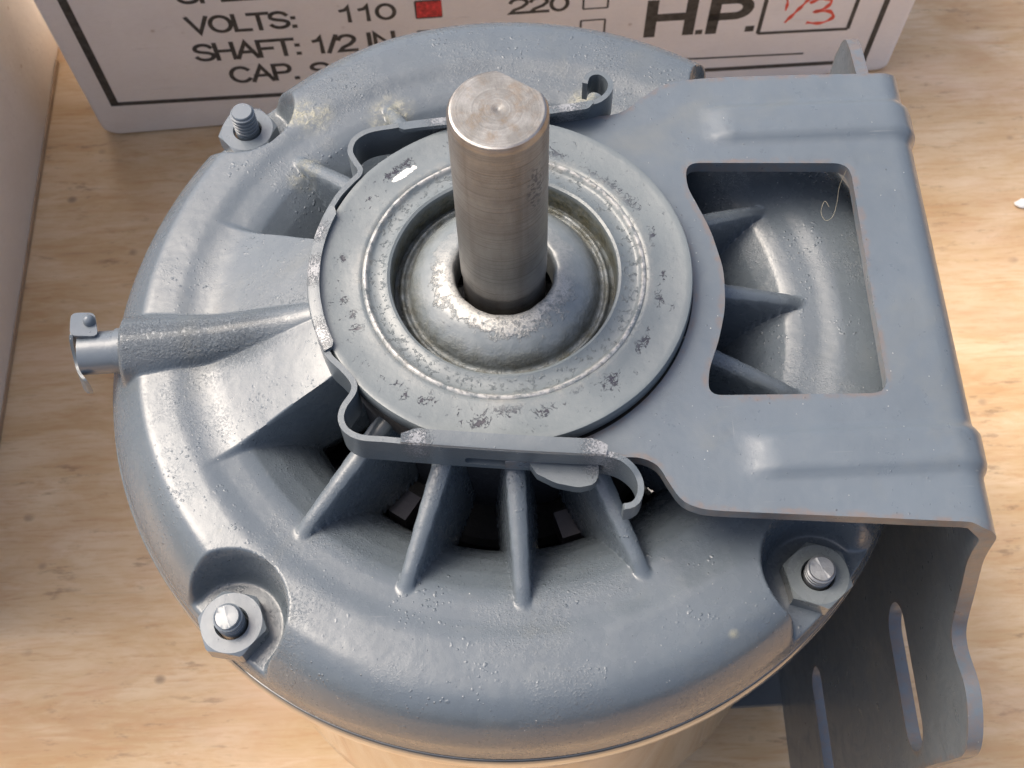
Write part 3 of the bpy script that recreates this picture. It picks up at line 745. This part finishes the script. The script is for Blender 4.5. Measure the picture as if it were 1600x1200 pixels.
# ---- oiler: tube, spring lid, rivet
ax = np.array([math.cos(math.radians(182.0)), math.sin(math.radians(182.0)), 0]); sd_ = np.array([-ax[1], ax[0], 0.])
def tube(u0, u1, rad, zc, name, n=40, lipr=0):
    V = []; F = []
    pr = [(u0, rad), (u1 - 1.2, rad), (u1 - 1.15, rad + lipr), (u1 - .1, rad + lipr), (u1, rad - .3), (u1, 0.01)]
    for (uu, r_) in pr:
        for i in range(n):
            a = 2 * math.pi * i / n
            V.append(ax * uu + sd_ * r_ * math.cos(a) + np.array([0, 0, zc + r_ * math.sin(a)]))
    for j in range(len(pr) - 1):
        for i in range(n):
            k = (i + 1) % n; F.append((j * n + i, j * n + k, (j + 1) * n + k, (j + 1) * n + i))
    return V, F
ol = mesh_np('oil_tube', *tube(57, 67.2, 3.4, -16.0, 'oil', lipr=0), m_nut, motor, flip=True)
V, F = tube(59.5, 61.6, 3.7, -16.0, 'collar')
mesh_np('oil_tube_collar', V, F, m_nut, ol, flip=True)
# lid: thin plate hugging the tube end, its ear folded over the top
def lidmap(s, t):      # s runs from the tip (bottom, -y side) up over the top; t along the tube axis
    P = np.array(smoothpath([(-5.2, -17.4, 66.3), (-4.6, -17.5, 67.0), (-3.3, -17.5, 67.9), (-1.4, -17.1, 68.5), (.6, -14.6, 68.5), (1.8, -13.2, 68.0)], 6))
    d = np.r_[0, np.cumsum(np.linalg.norm(np.diff(P, axis=0), axis=1))]; L = d[-1]
    a = np.stack([np.interp(s * L, d, P[:, k]) for k in range(3)], 1)
    pos = ax[None] * a[:, 2:3] + sd_[None] * (-a[:, 0:1]) + np.stack([0 * s, 0 * s, a[:, 1]], 1)
    up = np.stack([ax[0] * .62 + 0 * s, ax[1] * .62 + 0 * s, .78 + 0 * s], 1)
    pos = pos + np.stack([-.25 * t * 0 + 0 * s, 0 * s, t], 1) + ax[None] * (-.15 * t[:, None])
    return pos, np.repeat(ax[None], len(s), 0)
lo = [(0.0, -1.6), (.06, -3.0), (.3, -4.2), (.6, -4.2), (.85, -2.6), (1.0, -1.2), (1.0, 1.0), (.85, 2.0), (.6, 1.6), (.35, 1.5), (.15, 1.6), (.05, 1.0)]
class _o: pass
lo2 = [(a_ * 14, b_) for a_, b_ in lo]
V, F = sheet([tuple(p) for p in smoothpath(lo2, 4, True)], [], lambda s, t: lidmap(np.clip(s / 14, 0, 1), t), .55, .5)
lid = mesh_np('oiler_lid', V, F, m_clamp, ol, sharp=50)
# folded ear lying on top, with the rivet
ez = -11.9
def ear(s, t):
    return ax[None] * s[:, None] + sd_[None] * (-t[:, None]) + np.stack([0 * s, 0 * s, ez + .12 * (s - 66) - .02 * t * t + 0 * s], 1), np.stack([.1 + 0 * s, 0 * s, 1 + 0 * s], 1)
V, F = sheet(roundpoly([(63.6, .8), (67.9, 1.0), (68.2, 5.4), (64.6, 5.4)], 1.0), [], ear, .6, .6)
mesh_np('lid_ear', V, F, m_nut, ol, sharp=50)
c0 = ax * 65.2 + sd_ * (-3.6)
V, F = lathe([(0.01, ez + 1.0), (.5, ez + .9), (.85, ez + .55), (1.0, ez + .1), (1.0, ez - .5)], 24, (c0[0], c0[1]))
mesh_np('rivet', V, F, m_nut, ol)

# ---- stamped N o on the ring
def text_mesh(txt, width, height, extr, name, mat, bold=0.0):
    cu = bpy.data.curves.new('lettering', 'FONT'); cu.body = txt; cu.size = 1; cu.extrude = .001; cu.offset = bold
    ob = bpy.data.objects.new('lettering', cu); col.objects.link(ob)
    dg = bpy.context.evaluated_depsgraph_get(); me = bpy.data.meshes.new_from_object(ob.evaluated_get(dg))
    col.objects.unlink(ob); bpy.data.objects.remove(ob); bpy.data.curves.remove(cu)
    n = len(me.vertices); a = np.zeros(n * 3); me.vertices.foreach_get('co', a); a = a.reshape(-1, 3)
    lo_, hi_ = a.min(0), a.max(0)
    a[:, 0] = (a[:, 0] - lo_[0]) / (hi_[0] - lo_[0]) * width
    a[:, 1] = (a[:, 1] - lo_[1]) / (hi_[1] - lo_[1]) * height
    a[:, 2] = (a[:, 2] - lo_[2]) / (hi_[2] - lo_[2]) * extr
    faces = [tuple(p.vertices) for p in me.polygons]; bpy.data.meshes.remove(me)
    return a, faces
for ch, cxy, hh in (('N', (24.4, 1.0), 2.3), ('o', (24.6, -2.0), 1.8)):
    a, f = text_mesh(ch, 2.0, hh, .10, 'stamped_letter', m_ring)
    a[:, 0] -= 1; a[:, 1] -= hh / 2
    rot = math.radians(-88); xx = a[:, 0] * math.cos(rot) - a[:, 1] * math.sin(rot); yy = a[:, 0] * math.sin(rot) + a[:, 1] * math.cos(rot)
    a[:, 0] = xx + cxy[0]; a[:, 1] = yy + cxy[1]; a[:, 2] += -.62
    mesh_np('stamped_letter', a, f, m_ring, ringo, smooth=False)

# ------------------------------------------------------------------ carton behind
CA = np.array([-129.11, 166.07, 0.3]); CU = np.array([.9984, .0562, 0.]); CV = np.array([.0045, -.0797, .9968])
CV = CV - CU * (CU @ CV); CV /= np.linalg.norm(CV); CN = np.cross(CU, CV)
carton = empty('cardboard_carton', 'white printed cardboard carton behind the motor, marked H.P. 1/3 in red', 'box', tuple(CA))
def onbox(P):          # (u, v, w) -> mm relative to the carton's root; w out of the face
    P = np.array(P, float); return P[:, :1] * CU + P[:, 1:2] * CV + P[:, 2:3] * CN
def flatobj(name, P, F, mat, parent, smooth=False, sharp=35):
    return mesh_np(name, onbox(P), F, mat, parent, lift=0, smooth=smooth, sharp=sharp)
# board faces: front with rounded lower corners, real 3 mm board, going back 150 mm
W_, HT, D_ = 259.9, 165.0, 150.0
fo = roundpoly([(0, 0), (W_, 0), (W_, HT), (0, HT)], [6, 4, 2, 2], 8)
n = len(fo); rings_ = [(1.6, -0.0), (.45, -.35 - .2), (0, -1.6), (0, -D_ + 1.5), (1.5, -D_)]
Pv = []
cen = np.array([W_ / 2, HT / 2])
for ins, w in rings_:
    for p in fo:
        q_ = np.array(p); dv_ = cen - q_; q2 = q_ + np.sign(dv_) * ins
        # the back and sides stand straight though the face leans
        y_ = q2[1]
        Pv.append((q2[0], y_, w))
Ff = [tuple(range(n))]
for j in range(len(rings_) - 1):
    for i in range(n):
        k = (i + 1) % n; Ff.append((j * n + i, (j + 1) * n + i, (j + 1) * n + k, j * n + k))
Ff.append(tuple((len(rings_) - 1) * n + i for i in range(n))[::-1])
P3 = onbox(Pv)
# keep the underside flat on the table: shear depth so that it runs level
for i, (u_, v_, w_) in enumerate(Pv):
    P3[i] = CU * u_ + CV * v_ + np.array([CN[0], CN[1], 0]) / np.hypot(CN[0], CN[1]) * w_
cb = mesh_np('carton_body', P3, Ff, m_card, carton, lift=0, smooth=True, sharp=50)
# print
TILT = -.022
def bar(u0, v0, u1, v1, w, h=.06):
    a = np.array([u0, v0]); b = np.array([u1, v1]); d = (b - a) / np.linalg.norm(b - a); nn = np.array([-d[1], d[0]]) * w / 2
    c4 = [a - nn, b - nn, b + nn, a + nn]
    Pq = [(p[0], p[1], .02) for p in c4] + [(p[0], p[1], .02 + h) for p in c4]
    return Pq, [(0, 1, 2, 3)[::-1], (4, 5, 6, 7), (0, 1, 5, 4), (1, 2, 6, 5), (2, 3, 7, 6), (3, 0, 4, 7)]
fr = [bar(8.2, 17.4, 8.6, 158, 2.6), bar(6.9, 17.5, 251.2, 6.9, 1.9), bar(250.2, 7.3, 250.2, 158, 1.8), bar(7, 157, 251, 157, 1.9)]
flatobj('printed_frame', *joinVF(fr), m_ink, carton)
flatobj('printed_line', *bar(150, 18.4, 229, 13.8, .8), m_ink, carton)
def put(txt, u0, v0, w, h, name='printed_word', mat=m_ink, bold=.0, tilt=TILT, shear=0):
    a, f = text_mesh(txt, w, h, .06, name, mat, bold)
    x = a[:, 0] + shear * a[:, 1]; y = a[:, 1] + tilt * a[:, 0]
    P = np.stack([x + u0, y + v0, a[:, 2] + .02], 1)
    return flatobj(name, P, f, mat, carton)
def arcpts(cx, cy, rx, ry, a0, a1, n=14):
    return [(cx + rx * math.cos(math.radians(a0 + (a1 - a0) * k / n)), cy + ry * math.sin(math.radians(a0 + (a1 - a0) * k / n))) for k in range(n + 1)]
GL = {      # plain grotesque capitals: (advance width, strokes) in units of the cap height
 'V': (.95, [[(.04, 1), (.475, 0), (.91, 1)]]), 'L': (.78, [[(.1, 1), (.1, 0), (.74, 0)]]), 'T': (.88, [[(0.02, 1), (.86, 1)], [(.44, 1), (.44, 0)]]),
 'O': (1.08, [arcpts(.54, .5, .46, .5, 0, 360, 28)]), 'C': (1.02, [arcpts(.54, .5, .46, .5, 42, 318, 24)]),
 'S': (.94, [arcpts(.47, .74, .37, .26, 20, 200, 10) + [(.25, .56), (.68, .45)] + arcpts(.47, .26, .39, .26, 25, -160, 12)]),
 'E': (.86, [[(.8, 1), (.1, 1), (.1, 0), (.8, 0)], [(.1, .52), (.72, .52)]]), 'D': (1.0, [[(.1, 0), (.1, 1), (.5, 1)] + arcpts(.48, .5, .44, .5, 80, -80, 12) + [(.5, 0), (.1, 0)]]),
 'P': (.9, [[(.1, 0), (.1, 1), (.55, 1)] + arcpts(.55, .73, .28, .27, 75, -75, 8) + [(.55, .46), (.1, .46)]]),
 'H': (1.0, [[(.1, 0), (.1, 1)], [(.88, 0), (.88, 1)], [(.1, .53), (.88, .53)]]), 'A': (.98, [[(.04, 0), (.49, 1), (.94, 0)], [(.2, .36), (.78, .36)]]),
 'F': (.82, [[(.1, 0), (.1, 1), (.78, 1)], [(.1, .5), (.68, .5)]]), 'I': (.3, [[(.15, 0), (.15, 1)]]), 'N': (1.0, [[(.1, 0), (.1, 1), (.88, 0), (.88, 1)]]),
 '1': (.72, [[(.18, .76), (.34, .8), (.46, 1), (.46, 0)]]), '0': (.84, [arcpts(.42, .5, .33, .5, 0, 360, 26)]),
 '2': (.82, [arcpts(.41, .73, .33, .27, 170, -25, 12) + [(.55, .42), (.22, .22), (.08, 0), (.76, 0)]]), '/': (.42, [[(.02, -.02), (.4, 1.02)]]),
 ':': (.36, [[(.18, .02), (.18, .14)], [(.18, .58), (.18, .70)]]), '.': (.36, [[(.18, .0), (.18, .13)]]), ' ': (.42, [])}
def put(txt, u0, v0, w, h, name='printed_word', mat=m_ink, bold=.16, tilt=TILT):
    adv = sum(GL[c][0] for c in txt); kx = w / (adv * h); x0 = 0; parts = []; lift_ = 0
    for c in txt:
        for st in GL[c][1]:
            P = [np.array((x0 + x * h * kx, bold * h / 2 + y * h * (1 - bold))) for x, y in st]
            if c in ':.': P = [P[0] - np.array((0, bold * h / 2)), P[0] + np.array((0, bold * h * .6))]
            n = len(P); clo = np.linalg.norm(P[0] - P[-1]) < 1e-6; hw_ = bold * h / 2; L_ = []; R_ = []
            if not clo:
                e0 = (P[0] - P[1]) / np.linalg.norm(P[0] - P[1]); e1 = (P[-1] - P[-2]) / np.linalg.norm(P[-1] - P[-2])
                if c not in ':.': P[0] = P[0] + e0 * hw_ * .98; P[-1] = P[-1] + e1 * hw_ * .98
            for i in range(n):
                a_ = P[i] - P[i - 1] if i else (P[-1] - P[-2] if clo else P[1] - P[0])
                b_ = P[i + 1] - P[i] if i < n - 1 else (P[1] - P[0] if clo else P[-1] - P[-2])
                a_ = a_ / np.linalg.norm(a_); b_ = b_ / np.linalg.norm(b_); na = np.array([-a_[1], a_[0]]); nb = np.array([-b_[1], b_[0]])
                m_ = na + nb; m_ /= np.linalg.norm(m_); q = hw_ / max(m_ @ na, .42)
                if c in ':.': q *= 1.15
                L_.append(P[i] + m_ * q); R_.append(P[i] - m_ * q)
            lift_ += .004; z_ = .05 + lift_ % .03; V = []; F = []
            for a_, b_ in zip(L_, R_): V += [(*a_, z_), (*b_, z_), (*b_, .01), (*a_, .01)]
            for i in range(n - 1):
                a_ = i * 4; b_ = a_ + 4; F += [(a_, a_ + 1, b_ + 1, b_), (a_ + 1, a_ + 2, b_ + 2, b_ + 1), (a_ + 3, a_, b_, b_ + 3)]
            if not clo: F += [(0, 3, 2, 1), (4 * n - 4, 4 * n - 3, 4 * n - 2, 4 * n - 1)]
            parts.append((V, F))
        x0 += GL[c][0] * h * kx
    V, F = joinVF(parts)
    P = np.stack([V[:, 0] + u0, V[:, 1] + tilt * V[:, 0] + v0, V[:, 2]], 1)
    return flatobj(name, P, F, mat, carton)
put('SPEED:', 39.5, 61.8, 32, 8.2)
put('VOLTS:', 39.6, 48.1, 31.8, 8.2)
put('110', 83.0, 48.0, 17.6, 7.6)
put('220', 133.6, 45.4, 18.2, 7.4)
put('SHAFT:', 38.4, 35.2, 32.2, 8.6)
put('1/2 IN.', 73.4, 34.4, 28.5, 8.6)
put('CAP.', 46.6, 23.0, 21.5, 8.6)
put('S', 71.4, 22.0, 6.5, 8.4)
put('H', 175.6, 29.0, 15.6, 17.6, 'printed_heading', bold=.20, tilt=-.035)
put('.', 190.3, 28.4, 5.0, 17.6, 'printed_heading', bold=.11, tilt=0)
put('P', 195.2, 28.1, 12.6, 17.6, 'printed_heading', bold=.20, tilt=-.035)
put('.', 206.3, 27.7, 5.0, 17.6, 'printed_heading', bold=.14, tilt=0)
def square(u0, v0, w, h, t, name, tilt=TILT):
    q = [(u0, v0), (u0 + w, v0 + tilt * w), (u0 + w, v0 + h + tilt * w), (u0, v0 + h)]
    parts = [bar(*q[i], *q[(i + 1) % 4], t) for i in range(4)]
    return flatobj(name, *joinVF([(p, f) for p, f in parts]), m_ink, carton)
for (u0, v0) in ((106.2, 47.3), (155.9, 45.2), (155.5, 32.2), (106.0, 33.6)): square(u0, v0, 7.4, 7.6, .6, 'check_box')
flatobj('red_tick_fill', *bar(106.4, 51.1, 113.8, 50.9, 6.9, .1), m_red, carton)
square(211.9, 26.3, 28.9, 26, 1.3, 'rating_box', -.05)
# hand-written 1/3: round strokes
def stroke(pts, w):
    P = resample(smoothpath(pts, 8), .5); parts = []; n = len(P); V = []; F = []
    for i, p in enumerate(P):
        t = P[min(i + 1, n - 1)] - P[max(i - 1, 0)]; t /= np.linalg.norm(t); nn = np.array([-t[1], t[0]]) * w / 2 * (.8 + .3 * math.sin(i * .7))
        V += [(*(p - nn), .09), (*(p + nn), .09), (*(p + nn), .03), (*(p - nn), .03)]
        if i:
            a_ = (i - 1) * 4; b_ = i * 4
            F += [(a_, b_, b_ + 1, a_ + 1), (a_ + 1, b_ + 1, b_ + 2, a_ + 2), (a_ + 3, a_, b_, b_ + 3)]
    return V, F
hw = [stroke([(217.0, 44), (218.6, 41.0), (218.8, 36.6)], .9), stroke([(227.5, 46), (223.5, 38), (219.6, 30.6)], 1.3),
      stroke([(225.8, 39.2), (228.8, 40.8), (232.4, 39.6), (231.2, 36.2), (228.2, 34.8), (232.6, 34.6), (234.6, 31.4), (231.4, 29.0), (226.6, 29.8)], 1.4)]
flatobj('handwritten_fraction', *joinVF(hw), m_pen, carton)

# ------------------------------------------------------------------ second carton at the left edge
lc = empty('plain_carton', 'plain pale cardboard box cut by the left edge, its side facing the motor', 'box', (-239, 98, 0))
fo = roundpoly([(-90, -100), (90.6, -100), (90.2, 118), (-90, 118)], 2.5, 4)
n = len(fo); Pv = []; rr_ = [(1.4, .2), (0, 1.5), (0, 188.5), (1.4, 190)]
for ins, z_ in rr_:
    for p in fo: Pv.append((p[0] - np.sign(p[0]) * ins, p[1] - np.sign(p[1]) * ins, z_))
Ff = [tuple(range(n))[::-1]] + [(j * n + i, j * n + (i + 1) % n, (j + 1) * n + (i + 1) % n, (j + 1) * n + i) for j in range(len(rr_) - 1) for i in range(n)] + [tuple((len(rr_) - 1) * n + i for i in range(n))]
mesh_np('box_body', Pv, Ff, m_card, lc, lift=0, sharp=50)
V, F = box(90.2, 90.9, -99, 100, .15, 2.2)
mesh_np('board_edge', V, F, m_kraft, lc, lift=0, smooth=False)

# ------------------------------------------------------------------ small loose things
def fibre(name, pts, r_, label, cat, loc=None):
    P = np.array(smoothpath(pts, 8)); V = []; F = []
    for j, p in enumerate(P):
        tg_ = P[min(j + 1, len(P) - 1)] - P[max(j - 1, 0)]; tg_ = tg_ / (np.linalg.norm(tg_) + 1e-9)
        e1 = np.cross(tg_, [.3, .2, 1.0]); e1 /= np.linalg.norm(e1) + 1e-9; e2 = np.cross(tg_, e1)
        for q_ in range(5):
            w = q_ * 2 * math.pi / 5; V.append(p + r_ * (e1 * math.cos(w) + e2 * math.sin(w)))
        if j:
            for q_ in range(5): F.append(((j - 1) * 5 + q_, (j - 1) * 5 + (q_ + 1) % 5, j * 5 + (q_ + 1) % 5, j * 5 + q_))
    o = mesh_np(name, V, F, m_fibre, None); o['label'] = label; o['category'] = cat
    return o
fibre('stray_thread', [(54.2, 18.0, -3.4), (53.5, 16.8, -6.0), (53.3, 15.2, -8.0), (52.7, 13.6, -9.5), (51.6, 13.2, -10), (51.0, 14.6, -9.6), (51.7, 16.2, -9.0), (52.3, 15.2, -9.2)], .035,
      'thin pale thread caught on the upper right corner of the bracket window', 'thread')
bm = bmesh.new(); bmesh.ops.create_icosphere(bm, subdivisions=2, radius=1.0)
for v in bm.verts: v.co = Vector((v.co.x * 3.2, v.co.y * 1.7, v.co.z * .8)) * (1 + .15 * math.sin(5 * v.co.x + 3 * v.co.y))
V = [tuple(v.co) for v in bm.verts]; F = [tuple(v.index for v in f.verts) for f in bm.faces]; bm.free()
ch = mesh_np('paint_flake', np.array(V) + np.array([164.6, 125.5, .8]), F, simple('white_flake', (.85, .85, .8), .5), None, lift=0)
ch['label'] = 'small white flake lying on the wood at the right edge'; ch['category'] = 'flake'
